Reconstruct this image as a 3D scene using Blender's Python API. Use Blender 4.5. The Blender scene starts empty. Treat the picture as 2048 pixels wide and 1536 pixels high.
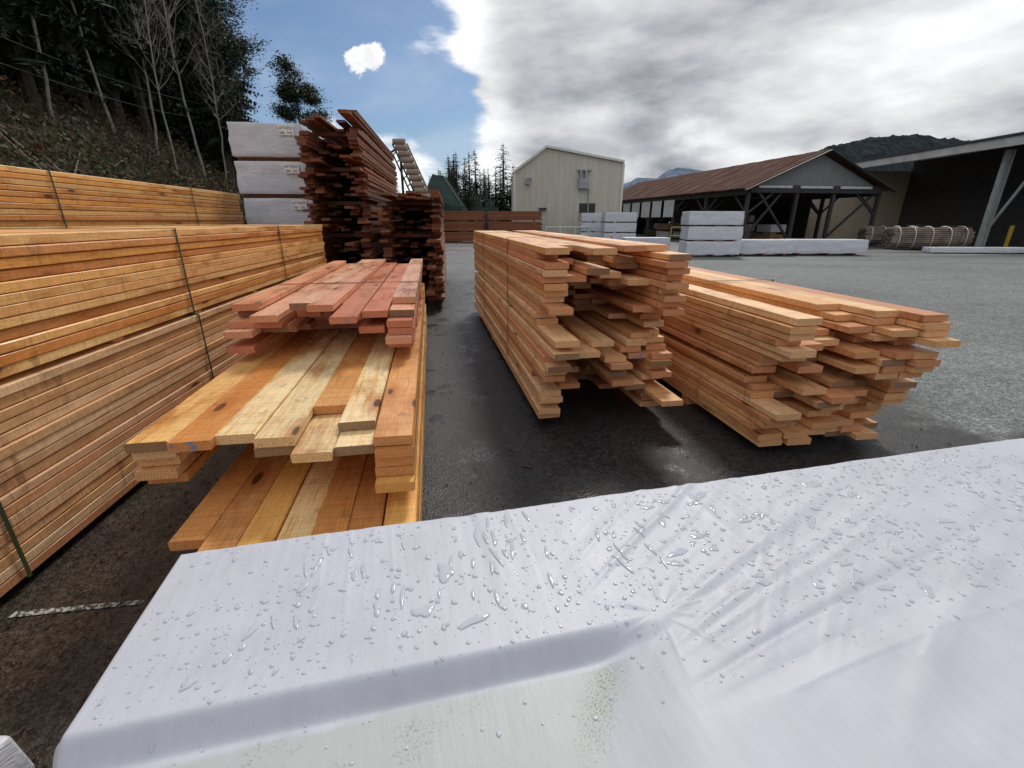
import bpy, math, random
import numpy as np
from mathutils import Vector, Matrix, noise
random.seed(7); rng=np.random.default_rng(7)
S=bpy.context.scene
S.view_settings.view_transform='Standard'; S.view_settings.look='None'; S.view_settings.exposure=0
R=random.uniform
def sm(a,b,x):
    t=min(1,max(0,(x-a)/(b-a))); return t*t*(3-2*t)
# ---------------------------------------------------------------- node helpers
class NT:
    def __init__(s,nt): s.nt=nt; s.n=nt.nodes; s.l=nt.links
    def new(s,t,**k):
        n=s.n.new(t)
        for a,b in k.items(): setattr(n,a,b)
        return n
    def put(s,inp,v):
        if isinstance(v,bpy.types.NodeSocket): s.l.new(v,inp)
        elif v is not None:
            try: inp.default_value=v
            except Exception: inp.default_value=(*v,1) if len(v)==3 else v
    def M(s,op,a,b=None,c=None,clamp=False):
        n=s.new('ShaderNodeMath',operation=op); n.use_clamp=clamp
        s.put(n.inputs[0],a); s.put(n.inputs[1],b)
        if c is not None: s.put(n.inputs[2],c)
        return n.outputs[0]
    def V(s,op,a,b=None):
        n=s.new('ShaderNodeVectorMath',operation=op); s.put(n.inputs[0],a); s.put(n.inputs[1],b)
        return n.outputs['Value'] if op in('LENGTH','DOT_PRODUCT','DISTANCE') else n.outputs[0]
    def mix(s,f,a,b,bt='MIX'):
        n=s.new('ShaderNodeMix',data_type='RGBA',blend_type=bt); n.clamp_factor=True
        s.put(n.inputs[0],f)
        for i,v in ((6,a),(7,b)):
            if isinstance(v,(tuple,list)) and len(v)==3: v=(*v,1)
            s.put(n.inputs[i],v)
        return n.outputs[2]
    def ss(s,a,b,x):
        n=s.new('ShaderNodeMapRange',interpolation_type='SMOOTHSTEP')
        s.put(n.inputs[0],x); n.inputs[1].default_value=a; n.inputs[2].default_value=b
        return n.outputs[0]
    def lin(s,a,b,x,c=0,d=1):
        n=s.new('ShaderNodeMapRange'); s.put(n.inputs[0],x)
        for i,v in enumerate((a,b,c,d)): n.inputs[i+1].default_value=v
        return n.outputs[0]
    def noise(s,vec,scale,detail=4,rough=.55,dist=0):
        n=s.new('ShaderNodeTexNoise'); s.put(n.inputs['Vector'],vec); n.inputs['Scale'].default_value=scale
        n.inputs['Detail'].default_value=detail; n.inputs['Roughness'].default_value=rough; n.inputs['Distortion'].default_value=dist
        return n.outputs[0]
    def vor(s,vec,scale,feature='F1'):
        n=s.new('ShaderNodeTexVoronoi',feature=feature); s.put(n.inputs['Vector'],vec); n.inputs['Scale'].default_value=scale
        return n
    def comb(s,x,y,z):
        n=s.new('ShaderNodeCombineXYZ')
        for i,v in enumerate((x,y,z)): s.put(n.inputs[i],v)
        return n.outputs[0]
    def sep(s,v):
        n=s.new('ShaderNodeSeparateXYZ'); s.put(n.inputs[0],v); return n.outputs
    def bump(s,h,st,d=.01):
        n=s.new('ShaderNodeBump'); n.inputs['Strength'].default_value=st; n.inputs['Distance'].default_value=d
        s.put(n.inputs['Height'],h); return n.outputs[0]
def mat(name):
    m=bpy.data.materials.new(name); m.use_nodes=True; nt=NT(m.node_tree)
    b=m.node_tree.nodes['Principled BSDF']
    return m,nt,b
def obj(nt): return nt.new('ShaderNodeTexCoord').outputs['Object']
def simple(name,c,rough=.7,var=.25,scale=3,metal=0,bump=0,stretch=(1,1,1)):
    m,t,b=mat(name); v=t.V('MULTIPLY',obj(t),stretch)
    n=t.noise(v,scale,3,.6)
    k=t.lin(.25,.75,n,1-var,1+var)
    col=t.mix(1.0,(*c,1),t.comb(k,k,k),'MULTIPLY')
    t.put(b.inputs['Base Color'],col); b.inputs['Roughness'].default_value=rough; b.inputs['Metallic'].default_value=metal
    if bump: t.put(b.inputs['Normal'],t.bump(n,bump,.02))
    return m
def wood(name,light,mid,dark,rough=.6,wet=.5,knots=1.0,blue=.975):
    m,t,b=mat(name)
    at=t.new('ShaderNodeAttribute',attribute_name='bc'); r,g,bl=t.sep(at.outputs['Vector'])
    o=obj(t)
    off=t.comb(t.M('MULTIPLY',g,37.),t.M('MULTIPLY',g,91.),t.M('MULTIPLY',g,53.))
    p=t.V('ADD',o,off)
    kv=t.vor(t.V('MULTIPLY',p,(6.,2.0,6.)),1.0); kd=kv.outputs['Distance']
    kr=t.sep(kv.outputs['Color'])[0]; ks=t.M('GREATER_THAN',kr,.5)
    knot=t.M('MULTIPLY',t.ss(.15,.08,kd),ks)
    halo=t.M('MULTIPLY',t.ss(.5,.1,kd),ks)
    ring=t.M('MULTIPLY',t.M('MULTIPLY',t.ss(.36,.2,kd),ks),t.lin(-1,1,t.M('SINE',t.M('MULTIPLY',kd,95.)),0,1))
    hw=t.M('MULTIPLY',halo,2.5)
    gp=t.V('ADD',t.V('MULTIPLY',p,(26.,.9,26.)),t.comb(hw,0,hw))
    grain=t.noise(gp,1.6,5,.65,.4)
    fine=t.noise(t.V('MULTIPLY',p,(170.,5.,170.)),1.5,2,.6)
    blot=t.noise(t.V('MULTIPLY',p,(4.,1.3,4.)),1.0,4,.7)
    saw=t.noise(t.V('MULTIPLY',p,(2.,90.,10.)),1.0,2,.6)
    red=(mid[0]*.82,mid[1]*.62,mid[2]*.72)
    c=t.mix(t.ss(.15,1.,r),light,mid)
    c=t.mix(t.M('MULTIPLY',t.ss(.44,.70,grain),.75),c,mid)
    c=t.mix(t.M('MULTIPLY',t.ss(.55,.8,bl),.75),c,red)
    c=t.mix(t.M('MULTIPLY',t.ss(.50,.70,blot),wet),c,dark)
    c=t.mix(t.M('MULTIPLY',t.ss(.82,1.,bl),.5),c,dark)
    c=t.mix(t.M('MULTIPLY',t.ss(.60,.65,grain),.38),c,dark)
    c=t.mix(t.M('MULTIPLY',halo,.5*knots),c,dark)
    c=t.mix(t.M('MULTIPLY',ring,.35*knots),c,dark)
    c=t.mix(t.M('MULTIPLY',knot,.88*knots),c,(.07,.025,.012))
    bv=t.lin(0,1,t.M('FRACT',t.M('MULTIPLY',g,7.31)),.84,1.10)
    k=t.M('MULTIPLY',bv,t.M('MULTIPLY',t.lin(.25,.75,fine,.76,1.25),t.lin(.3,.7,saw,.84,1.16)))
    c=t.mix(1.0,c,t.comb(k,k,k),'MULTIPLY')
    st=t.noise(t.V('MULTIPLY',o,(9.,6.,1.5)),1.0,4,.7)
    c=t.mix(t.M('MULTIPLY',t.ss(.60,.70,st),.45),c,(.18,.08,.035))
    t.put(b.inputs['Base Color'],c)
    t.put(b.inputs['Roughness'],t.lin(.35,.65,blot,rough+.12,rough-.24))
    b.inputs['Specular IOR Level'].default_value=.42
    h=t.M('ADD',t.M('MULTIPLY',fine,.6),t.M('MULTIPLY',saw,.7))
    t.put(b.inputs['Normal'],t.bump(h,.5,.004))
    e,t,b=mat(name+'_end')
    at=t.new('ShaderNodeAttribute',attribute_name='bc'); r,g,bl=t.sep(at.outputs['Vector'])
    o=obj(t); x,y,z=t.sep(o)
    q=t.comb(t.M('ADD',x,t.M('MULTIPLY',g,.6)),0,t.M('SUBTRACT',z,t.M('MULTIPLY',g,.9)))
    d=t.V('LENGTH',t.V('ADD',q,t.comb(t.M('MULTIPLY',t.noise(o,6,2),.06),0,0)))
    rings=t.M('SINE',t.M('MULTIPLY',d,620.))
    sp=t.noise(t.V('MULTIPLY',o,(70.,3.,70.)),2.,4,.7)
    c=t.mix(t.lin(0,1,r,.25,1.),light,mid)
    c=t.mix(t.M('MULTIPLY',t.ss(.5,.8,bl),.8),c,red)
    c=t.mix(t.M('MULTIPLY',t.lin(-1,1,rings),.38),c,dark)
    c=t.mix(t.M('MULTIPLY',t.ss(.42,.72,sp),.6),c,tuple(v*.6 for v in dark))
    bn=t.M('MULTIPLY',t.M('GREATER_THAN',bl,blue),t.ss(.50,.60,t.noise(t.V('ADD',o,t.comb(g,g,g)),18,3)))
    c=t.mix(t.M('MULTIPLY',bn,.7),c,(.04,.2,.42))
    gy=t.M('MULTIPLY',t.M('LESS_THAN',bl,.16),.68)
    c=t.mix(gy,c,(.10,.065,.045))
    t.put(b.inputs['Base Color'],c); b.inputs['Roughness'].default_value=.8
    t.put(b.inputs['Normal'],t.bump(sp,.6,.004))
    return [m,e]
W_gold=wood('fir_wet_gold',(.90,.57,.23),(.80,.37,.085),(.48,.155,.03),.5,.68)
W_pale=wood('fir_pale',(.86,.60,.35),(.76,.42,.18),(.49,.20,.075),.62,.52)
W_tan=wood('fir_tan',(.86,.57,.31),(.76,.40,.165),(.48,.18,.06),.55,.55)
W_blond=wood('fir_blond',(.95,.74,.42),(.82,.44,.12),(.50,.17,.035),.34,.78,1.0,.93)
W_red=wood('fir_pink',(.82,.46,.29),(.68,.28,.13),(.44,.14,.055),.42,.6)
W_dark=wood('fir_red_weathered',(.31,.115,.046),(.23,.07,.026),(.08,.027,.012),.7,.65)
W_far=wood('fir_far',(.32,.12,.06),(.26,.09,.04),(.17,.055,.025),.7,.4)
STRAP=simple('strap_green',(.05,.07,.035),.45,.2)
STRAPD=simple('strap_dark',(.03,.03,.025),.45,.2)
# ---------------------------------------------------------------- mesh builder
class MB:
    def __init__(s): s.v=[];s.f=[];s.m=[];s.c=[]
    def add(s,vs,fs,m=0,c=(.5,.5,.5)):
        b=len(s.v); s.v+= [tuple(p) for p in vs]; s.c+=[c]*len(vs)
        for i,f in enumerate(fs):
            s.f.append(tuple(b+k for k in f)); s.m.append(m[i] if isinstance(m,(list,tuple)) else m)
    def box(s,x0,x1,y0,y1,z0,z1,m=0,c=(.5,.5,.5)):
        vs=[(x,y,z) for z in(z0,z1) for y in(y0,y1) for x in(x0,x1)]
        s.add(vs,[(0,2,3,1),(4,5,7,6),(0,1,5,4),(2,6,7,3),(0,4,6,2),(1,3,7,5)],m,c)
    def board(s,x0,x1,y0,y1,z0,z1,ch=.003,c=None,dx=0,fx=0,dz=0):
        c=c or (R(0,1),R(0,1),R(0,1))
        pr=[(x0+ch,z0),(x1-ch,z0),(x1,z0+ch),(x1,z1-ch),(x1-ch,z1),(x0+ch,z1),(x0,z1-ch),(x0,z0+ch)]
        sk=R(-.006,.006)
        vs=[(x+fx,y0+(sk if x>(x0+x1)/2 else 0),z+dz) for x,z in pr]+[(x+dx,y1,z) for x,z in pr]
        fs=[(i,(i+1)%8,8+(i+1)%8,8+i) for i in range(8)]+[tuple(range(7,-1,-1)),tuple(range(8,16))]
        s.add(vs,fs,[0]*8+[1,1],c)
    def beam(s,p,q,w,h,m=0,up=(0,0,1)):
        p=Vector(p);q=Vector(q);d=(q-p).normalized();up=Vector(up)
        if abs(d.dot(up))>.98: up=Vector((0,1,0))
        a=d.cross(up).normalized();b=a.cross(d)
        vs=[o+a*sx*w/2+b*sy*h/2 for o in(p,q) for sx,sy in((-1,-1),(1,-1),(1,1),(-1,1))]
        s.add(vs,[(3,2,1,0),(4,5,6,7),(0,1,5,4),(1,2,6,5),(2,3,7,6),(3,0,4,7)],m)
    def tube(s,p,q,r0,r1,n=6,m=0,cap=True,c=(.5,.5,.5)):
        p=Vector(p);q=Vector(q);d=(q-p)
        if d.length<1e-6:return
        d.normalize(); a=d.orthogonal().normalized();b=d.cross(a)
        vs=[o+(a*math.cos(k*2*math.pi/n)+b*math.sin(k*2*math.pi/n))*r for o,r in((p,r0),(q,r1)) for k in range(n)]
        fs=[(k,(k+1)%n,n+(k+1)%n,n+k) for k in range(n)]
        if cap: fs+=[tuple(range(n-1,-1,-1)),tuple(range(n,2*n))]
        s.add(vs,fs,m,c)
    def build(s,name,mats,parent=None,loc=(0,0,0),rz=0,smooth=False):
        me=bpy.data.meshes.new(name); me.from_pydata(s.v,[],s.f)
        for k in mats: me.materials.append(k)
        me.polygons.foreach_set('material_index',s.m)
        a=me.attributes.new('bc','FLOAT_VECTOR','POINT')
        a.data.foreach_set('vector',np.array(s.c,dtype=np.float32).ravel())
        if smooth: me.polygons.foreach_set('use_smooth',[True]*len(s.f))
        me.update()
        o=bpy.data.objects.new(name,me); S.collection.objects.link(o)
        o.location=loc; o.rotation_euler=(0,0,rz)
        if parent: o.parent=parent
        return o
def empty(name,loc=(0,0,0),rz=0):
    e=bpy.data.objects.new(name,None); S.collection.objects.link(e); e.location=loc; e.rotation_euler=(0,0,rz); e.empty_display_size=.2
    return e
# ---------------------------------------------------------------- lumber stacks
def stack(name,ox,oy,slope,x0,x1,bundles,mats,straps=(),tones=(0,1),strapm=None,dun=(),jit=.004,fan=0,sag=0):
    mb=MB()
    for B in bundles:
        th=B['th'];n=B['n'];nc=B['cols'];bw=(x1-x0)/nc
        tn=B.get('tones',tones)
        for L in range(n):
            z=B['z0']+L*th
            lj=R(-jit,jit)
            for c in range(nc):
                y0=B['front'](L,c)
                if y0 is None: continue
                y1=B['back'](L,c); j=R(-jit,jit)+lj
                f=R(-fan,fan) if 0<c<nc-1 else R(-fan,fan)*.3
                mb.board(x0+c*bw+.0015+j,x0+(c+1)*bw-.0015+j,y0,y1,z+.001+R(0,.0012),z+th-.002-R(0,.0015),R(.002,.006),
                         (R(*tn),R(0,1),R(0,1)),dx=R(-.004,.004),fx=f,dz=-sag*(1-L/n*.3))
    for (z0,z1,ys) in dun:
        for y in ys: mb.box(x0+R(.01,.04),x1-R(.01,.04),y,y+.09,z0,z1,0,(.5,R(0,1),.9))
    rz=math.atan(-slope)
    o=mb.build(name,mats,loc=(ox,oy,0),rz=rz)
    if straps:
        sb=MB()
        for (y,z0,z1) in straps:
            w=.009;e=.009
            sb.box(x0-e,x1+e,y-w,y+w,z1,z1+.003)
            sb.box(x0-e,x1+e,y-w,y+w,z0-.003,z0)
            sb.box(x0-e-.003,x0-e,y-w,y+w,z0-.003,z1+.003)
            sb.box(x1+e,x1+e+.003,y-w,y+w,z0-.003,z1+.003)
        sb.build('strapping',[strapm or STRAP],parent=o)
    return o
def bldA():
    f=lambda L,c:-1.9+R(-.02,.02); bk=lambda L,c:5.85+R(-.05,.05)
    stack('lumber_stack',-2.22,1.57,-.118,-1.2,0,[dict(z0=.935,th=.0505,n=12,cols=7,front=f,back=bk)],W_gold,
        straps=[(.1,.93,1.542),(1.93,.93,1.542),(4.0,.93,1.542)],jit=.007)
    stack('lumber_stack',-2.22,1.57,-.118,-1.2,0,[dict(z0=.055,th=.0502,n=17,cols=7,front=f,back=bk)],W_pale,
        straps=[(.12,.055,.91),(1.98,.055,.91),(4.02,.055,.91)],dun=[(0,.054,(-1.2,2.4,5.3)),(.909,.934,(-1.5,.2,1.1,2,3.1,4,5.3))],jit=.007)
bldA()
f=lambda L,c:-1.0+R(-.03,.03); bk=lambda L,c:9.25+R(-.06,.06)
stack('lumber_stack',-4.0,0,-.118,-1.2,0,[dict(z0=.1+.67*k,th=.052,n=12,cols=7,front=f,back=bk) for k in range(3)],W_gold,
   straps=[(5.0,.1+.67*k,.1+.67*k+.626) for k in range(3)]+[(7.6,.1+.67*k,.1+.67*k+.626) for k in range(3)],
   dun=[(0,.1,(1,4,8)),(.726,.768,(1,3,5,8)),(1.396,1.438,(1,3,5,8))])
def E():
    sk=[.19,.16,.13,.10,.07,.045,.015]
    def fb(L,c):
        if L==6: return [-.09,-.22,-.3,-.3,-.35,-.38,-.4][c]
        return [-.02,-.1,-.3,-.3,-.3,-.35,-.38][c]+R(0,.1)
    stack('lumber_stack',-.42,1.72,-.17,-.95,.0,[dict(z0=.09,th=.047,n=7,cols=7,front=fb,back=lambda L,c:5.2+R(-.1,.1))],W_blond,
        dun=[(0,.09,(0.6,2.5,4.6))],tones=(.4,1))
    T={4:[-.03,-.03,.06,.02,.38,.18,.03],3:[.0,.13,.5,.03,-.03,.02,.015],2:[.02,.6,None,.5,.12,.14,.035],
       1:[-.02,.35,.9,None,.8,.9,.02],0:[.03,None,.9,None,None,.8,-.03]}
    def fm(L,c):
        v=T[L][c]; return None if v is None else v+sk[c]+R(-.015,.015)
    stack('lumber_stack',-.42,1.72,-.17,-1.17,0,[dict(z0=.50,th=.048,n=5,cols=7,front=fm,back=lambda L,c:5.1+R(-.1,.1))],W_blond,
        dun=[(.419,.5,(1.2,3.2,4.7))],tones=(0,1),fan=.008,jit=.006)
    Q={5:[1.3,None,1.30,1.27,None,None,1.55],4:[1.36,1.15,1.5,1.6,1.1,1.3,1.35],3:[1.2,1.22,1.6,1.9,1.45,1.6,1.2],
       2:[1.13,1.3,1.8,1.9,2,1.25,1.22],1:[1.6,1.5,2,2,2,1.7,1.15],0:[1.15,1.8,2,2,2,1.9,1.25]}
    def fr(L,c):
        v=Q[L][c]; return None if v is None else v+sk[c]*.8+R(-.02,.02)
    stack('lumber_stack',-.43,1.72,-.17,-1.16,0,[dict(z0=.80,th=.0485,n=6,cols=7,front=fr,back=lambda L,c:5.0+R(-.15,.1))],W_red,
        dun=[(.742,.8,(2.2,3.6,4.8))],tones=(0,.9),straps=[(2.4,.8,1.093)],strapm=STRAPD,jit=.012,fan=.025)
E()
def zig(seed,amp):
    rr=random.Random(seed); cur=0; out=[]
    for i in range(40):
        if rr.random()<.4: cur=rr.uniform(-amp,amp)
        out.append(cur+rr.uniform(-.07,.07))
    return out
def G():
    zs=[zig(10+c,.30) for c in range(6)]
    base=[.0,.55,1.0,.85,.35,.15]
    def mk(k):
        def fr(L,c):
            i=L+13*k
            if k==1 and L==12: 
                if c in(3,): return None
                return [-.05,.3,-.15,.6,.15,.2][c]
            if k==1 and L==11 and c in(1,4): return None
            if 0<c<5 and random.random()<.18: return None
            if 0<c<5 and random.random()<.28: return base[c]+R(.2,.9)
            if 0<c<5 and random.random()<.15: return R(-.2,.2)
            if c==5 and L in(3,) and k==0: return -.28
            return base[c]+zs[c][i]+.0
        return fr
    return stack('lumber_stack',.227,3.41,-.18,0,1.1,
       [dict(z0=.1,th=.049,n=13,cols=6,front=mk(0),back=lambda L,c:5.15+R(-.05,.05)),
        dict(z0=.775,th=.0505,n=13,cols=6,front=mk(1),back=lambda L,c:5.1+R(-.05,.05))],W_tan,
        straps=[(1.5,.1,.74),(1.5,.775,1.435),(3.6,.1,.74),(3.6,.775,1.435)],dun=[(0,.1,(1.1,3,4.6)),(.738,.774,(1.1,3,4.6))],tones=(0,.9),strapm=STRAPD,jit=.012,fan=.055,sag=.018)
G()
def H():
    zs=[zig(50+c,.22) for c in range(6)]
    def mk(k):
        def fr(L,c):
            i=L+9*k
            if k==1:
                if L==8: return [-.10,None,None,.35,.05,-.12][c]
                if L==7: return [-.1,.9,None,.2,.05,-.14][c]
                if L<7 and c in(1,2,3) and random.random()<.5: return R(.2,.9)
                if L==5: return [.0,.1,.2,.1,.0,-.22][c]
                return [.0,.1,.1,.05,-.0,-.02][c]+zs[c][i]*.8
            if 0<c<5 and random.random()<.4: return R(.15,.8)
            return zs[c][i]*.8+.03
        return fr
    return stack('lumber_stack',1.75,2.92,-.16,0,1.13,
       [dict(z0=.09,th=.050,n=9,cols=6,front=mk(0),back=lambda L,c:5.1+R(-.05,.05)),
        dict(z0=.585,th=.050,n=9,cols=6,front=mk(1),back=lambda L,c:5.0+R(-.05,.05))],W_tan,
        straps=[(1.6,.09,.545),(1.6,.585,1.037)],dun=[(0,.09,(1,3,4.6)),(.542,.584,(1,3,4.6))],tones=(.2,1),strapm=STRAPD,jit=.012,fan=.05,sag=.018)
H()
def D(ox,oy,x0,x1,nb,seed,extra=False):
    rr=random.Random(seed)
    cols=7
    base=[.05,.9,1.4,1.5,1.2,.25,-.05]
    def fr(L,c):
        if 0<c<6:
            if rr.random()<.45: return base[c]+rr.uniform(1,3)
            return base[c]+rr.uniform(-.9,.8)
        return base[c]+rr.uniform(-.35,.4)
    bs=[dict(z0=.1+.62*k,th=.05,n=11,cols=cols,front=fr,back=lambda L,c:5.6+R(-.5,.5)) for k in range(nb)]
    if extra: bs.append(dict(z0=.1+.62*nb,th=.05,n=3,cols=cols,front=lambda L,c:(-.75+.25*L if c==6 else (None if rr.random()<.5 else rr.uniform(-.3,1))),back=lambda L,c:5.5))
    return stack('lumber_stack',ox,oy,-.13,x0,x1,bs,W_dark,dun=[(.1+.62*k-.07,.1+.62*k,(1,3,5)) for k in range(nb+1 if extra else nb)],tones=(0,1),jit=.014,fan=.07)
D(-2.65,9.05,-1.12,0,5,3,True)
D(-1.31,8.97,-1.1,0,3,8,True)
def xpile(x,y,L,nb,m=W_far,h=13):
    mb=MB()
    for k in range(nb):
        for l in range(h):
            for c in range(3):
                z=.1+.75*k+l*.05
                mb.board(-1.2+c*.4,-.8+c*.4-.005,R(-.1,.1),L+R(-.1,.1),z,z+.048)
        for yy in(.5,L/2,L-.6): mb.box(-1.2,0,yy,yy+.1,.75*k,.1+.75*k)
    return mb.build('lumber_stack',m,loc=(x,y,0),rz=math.radians(-90))
xpile(-6.0,36.5,3.9,3); xpile(-1.85,37.2,4.1,3); xpile(-9.5,46,3,3)
xpile(31,37.5,3.4,1,W_dark,8); xpile(28.5,41.5,3.5,2,W_dark,7)
# ---------------------------------------------------------------- plastic wrap
def wrapmat(name,fg=False):
    m,t,b=mat(name); o=obj(t); x,y,z=t.sep(o)
    n=t.noise(o,5,4,.6); st=t.noise(t.V('MULTIPLY',o,(60.,3.,3.)),1.,3,.6)
    k=t.M('MULTIPLY',t.lin(.3,.7,n,.92,1.05),t.lin(.3,.7,st,.965,1.025))
    c=t.mix(1.0,(.54,.555,.62,1) if fg else (.62,.64,.70,1),t.comb(k,k,k),'MULTIPLY')
    if fg: h=t.M('ADD',t.M('MULTIPLY',t.noise(t.V('MULTIPLY',o,(26.,4.,4.)),1.,4,.6),.8),t.M('MULTIPLY',t.noise(o,14,4,.6),.5))
    else:
        d1=t.noise(t.V('MULTIPLY',o,(2.5,2.5,5.)),1.3,5,.65,.8)
        h=t.M('ADD',t.M('MULTIPLY',d1,3.),t.M('MULTIPLY',t.noise(o,16,3,.6),.5))
    if fg:
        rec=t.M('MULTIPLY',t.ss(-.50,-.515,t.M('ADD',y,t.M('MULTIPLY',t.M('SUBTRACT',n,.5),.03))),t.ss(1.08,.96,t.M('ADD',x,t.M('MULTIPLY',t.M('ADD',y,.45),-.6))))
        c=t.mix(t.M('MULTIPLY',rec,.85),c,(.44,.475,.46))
        fl=t.noise(o,230,3,.7); dirt=t.ss(.54,.60,fl); dirt2=t.ss(.50,.62,t.noise(o,9,4,.6))
        dv=t.V('SUBTRACT',o,(.93,-.555,0)); dx,dy,dz=t.sep(dv)
        dd=t.V('LENGTH',t.comb(t.M('ADD',t.M('MULTIPLY',dx,2.2),t.M('MULTIPLY',dy,-1.6)),t.M('ADD',t.M('MULTIPLY',dy,.7),t.M('MULTIPLY',dx,.5)),0))
        near=t.M('MAXIMUM',t.ss(.17,.02,dd),t.M('MULTIPLY',dirt2,.45))
        c=t.mix(t.M('MULTIPLY',t.M('MULTIPLY',dirt,near),t.M('MULTIPLY',rec,.85)),c,(.13,.11,.06))
        c=t.mix(t.M('MULTIPLY',t.ss(.14,.0,dd),t.M('MULTIPLY',rec,.3)),c,(.27,.26,.17))
        pm=t.M('MULTIPLY',t.M('MULTIPLY',t.ss(1.15,1.155,x),t.ss(1.345,1.34,x)),t.M('MULTIPLY',t.ss(-.40,-.405,y),t.ss(-.61,-.605,y)))
        c=t.mix(t.M('MULTIPLY',pm,.16),c,(.36,.38,.44))
    else:
        # overlap seams of the film near top and bottom
        q=t.M('FRACT',t.M('DIVIDE',t.M('ADD',z,t.M('MULTIPLY',t.M('SUBTRACT',n,.5),.04)),.327))
        seam=t.ss(.06,.0,t.M('ABSOLUTE',t.M('SUBTRACT',q,.5)))
        c=t.mix(t.M('MULTIPLY',seam,.22),c,(.40,.42,.48))
    t.put(b.inputs['Base Color'],c)
    t.put(b.inputs['Roughness'],t.lin(.35,.65,n,.42,.54) if fg else .42); b.inputs['Specular IOR Level'].default_value=.38
    t.put(b.inputs['Normal'],t.bump(h,.5 if not fg else .24,.014 if not fg else .008))
    return m
WRAP=wrapmat('white_lumber_wrap'); WRAPF=wrapmat('white_lumber_wrap_wet',True)
LABEL=simple('label_paper',(.85,.85,.83),.5,.03); INK=simple('ink_black',(.02,.02,.02),.5,.1)
def wrapped(x,y,L,Wd,z0,z1,rz=0,name='wrapped_lumber_bundle',label=None,res=.07):
    import bmesh
    nx=max(6,int(L/res));ny=max(5,int(Wd/.12));nz=max(4,int((z1-z0)/res))
    bm=bmesh.new(); vm={}
    def vert(i,j,k):
        key=(i,j,k)
        if key in vm: return vm[key]
        px,py,pz=i/nx*L,j/ny*Wd,z0+k/nz*(z1-z0)
        q=Vector((px*1.3+x,py*1.3+y,pz*3+z0))
        d=noise.noise(q*1.3)*.020+noise.noise(q*3)*.010
        e=.35 if k in(0,nz) else 1
        if i in(0,nx): px+=(1 if i else -1)*(d*e-.006*abs(k/nz*2-1))
        if j in(0,ny): py+=(1 if j else -1)*(d*e-.006*abs(k/nz*2-1))
        if k==nz: pz+=d*.3
        vm[key]=bm.verts.new((px,py,pz)); return vm[key]
    def q(a,b,c,d): bm.faces.new((vert(*a),vert(*b),vert(*c),vert(*d)))
    for i in range(nx):
        for k in range(nz):
            q((i,0,k),(i+1,0,k),(i+1,0,k+1),(i,0,k+1)); q((i,ny,k),(i,ny,k+1),(i+1,ny,k+1),(i+1,ny,k))
        for j in range(ny):
            q((i,j,nz),(i+1,j,nz),(i+1,j+1,nz),(i,j+1,nz)); q((i,j,0),(i,j+1,0),(i+1,j+1,0),(i+1,j,0))
    for j in range(ny):
        for k in range(nz):
            q((0,j,k),(0,j,k+1),(0,j+1,k+1),(0,j+1,k)); q((nx,j,k),(nx,j+1,k),(nx,j+1,k+1),(nx,j,k+1))
    for fc in bm.faces: fc.smooth=True
    me=bpy.data.meshes.new(name); bm.to_mesh(me); bm.free(); me.materials.append(WRAP)
    o=bpy.data.objects.new(name,me); S.collection.objects.link(o); o.location=(x,y,0); o.rotation_euler=(0,0,rz)
    bv=o.modifiers.new('b','BEVEL'); bv.width=.012; bv.segments=2; bv.limit_method='ANGLE'; bv.angle_limit=math.radians(55)
    mb=MB()
    for xx in (L*.12,L*.5,L*.85) if L>1.6 else ():
        mb.box(xx,xx+.1,.02,Wd-.02,z0-.07,z0-.005)
    if L<=1.6:
        for yy in(.15,Wd*.5,Wd-.3): mb.box(.05,L-.05,yy,yy+.1,z0-.06,z0-.005)
    mb.build('bearers',[W_dark[0]],parent=o)
    if label:
        lb=MB(); lx=L-.40
        lb.box(lx,lx+.27,-.036,-.030,z1-.21,z1-.04)
        lb.build('label_paper',[LABEL],parent=o)
        for s,zz,sz in((label[0],z1-.11,.066),(label[1],z1-.19,.066)):
            cu=bpy.data.curves.new('label_text','FONT'); cu.body=s; cu.size=sz
            to=bpy.data.objects.new('label_text',cu); S.collection.objects.link(to); to.parent=o
            to.location=(lx+.012,-.039,zz); to.rotation_euler=(math.radians(90),0,0); cu.materials.append(INK)
    return o
rzC=math.radians(7.4)
for k in range(5):
    z0=.12+k*.655
    wrapped(-5.23+R(-.03,.03)-.02*k,9.62+R(-.03,.03),1.32,5.0,z0,z0+.58,rzC,label=(['#772050','586  242'] if k>=2 else None))
for k in range(3): wrapped(8.0+R(-.05,.05),22.0,2.45,1.2,.1+k*.65,.1+k*.65+.58,math.radians(-3))
wrapped(10.6,22.6,2.7,1.2,.1,.72,math.radians(-2)); wrapped(13.4,22.9,3.6,1.2,.1,.72,math.radians(-2)); wrapped(6.0,25.5,2.4,1.2,.1,.72,math.radians(-3))
for k in range(3):
    wrapped(5.3,37,2.0,1.2,.1+k*.7,.1+k*.7+.62,.03); wrapped(6.6,34.5,2.3,1.2,.1+k*.7,.1+k*.7+.62,.03)
wrapped(21.3,24.2,5.5,.6,.05,.3,math.radians(-4))
wrapped(-2.04,-1.2,.72,2.03,.06,.32,0)
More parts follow.
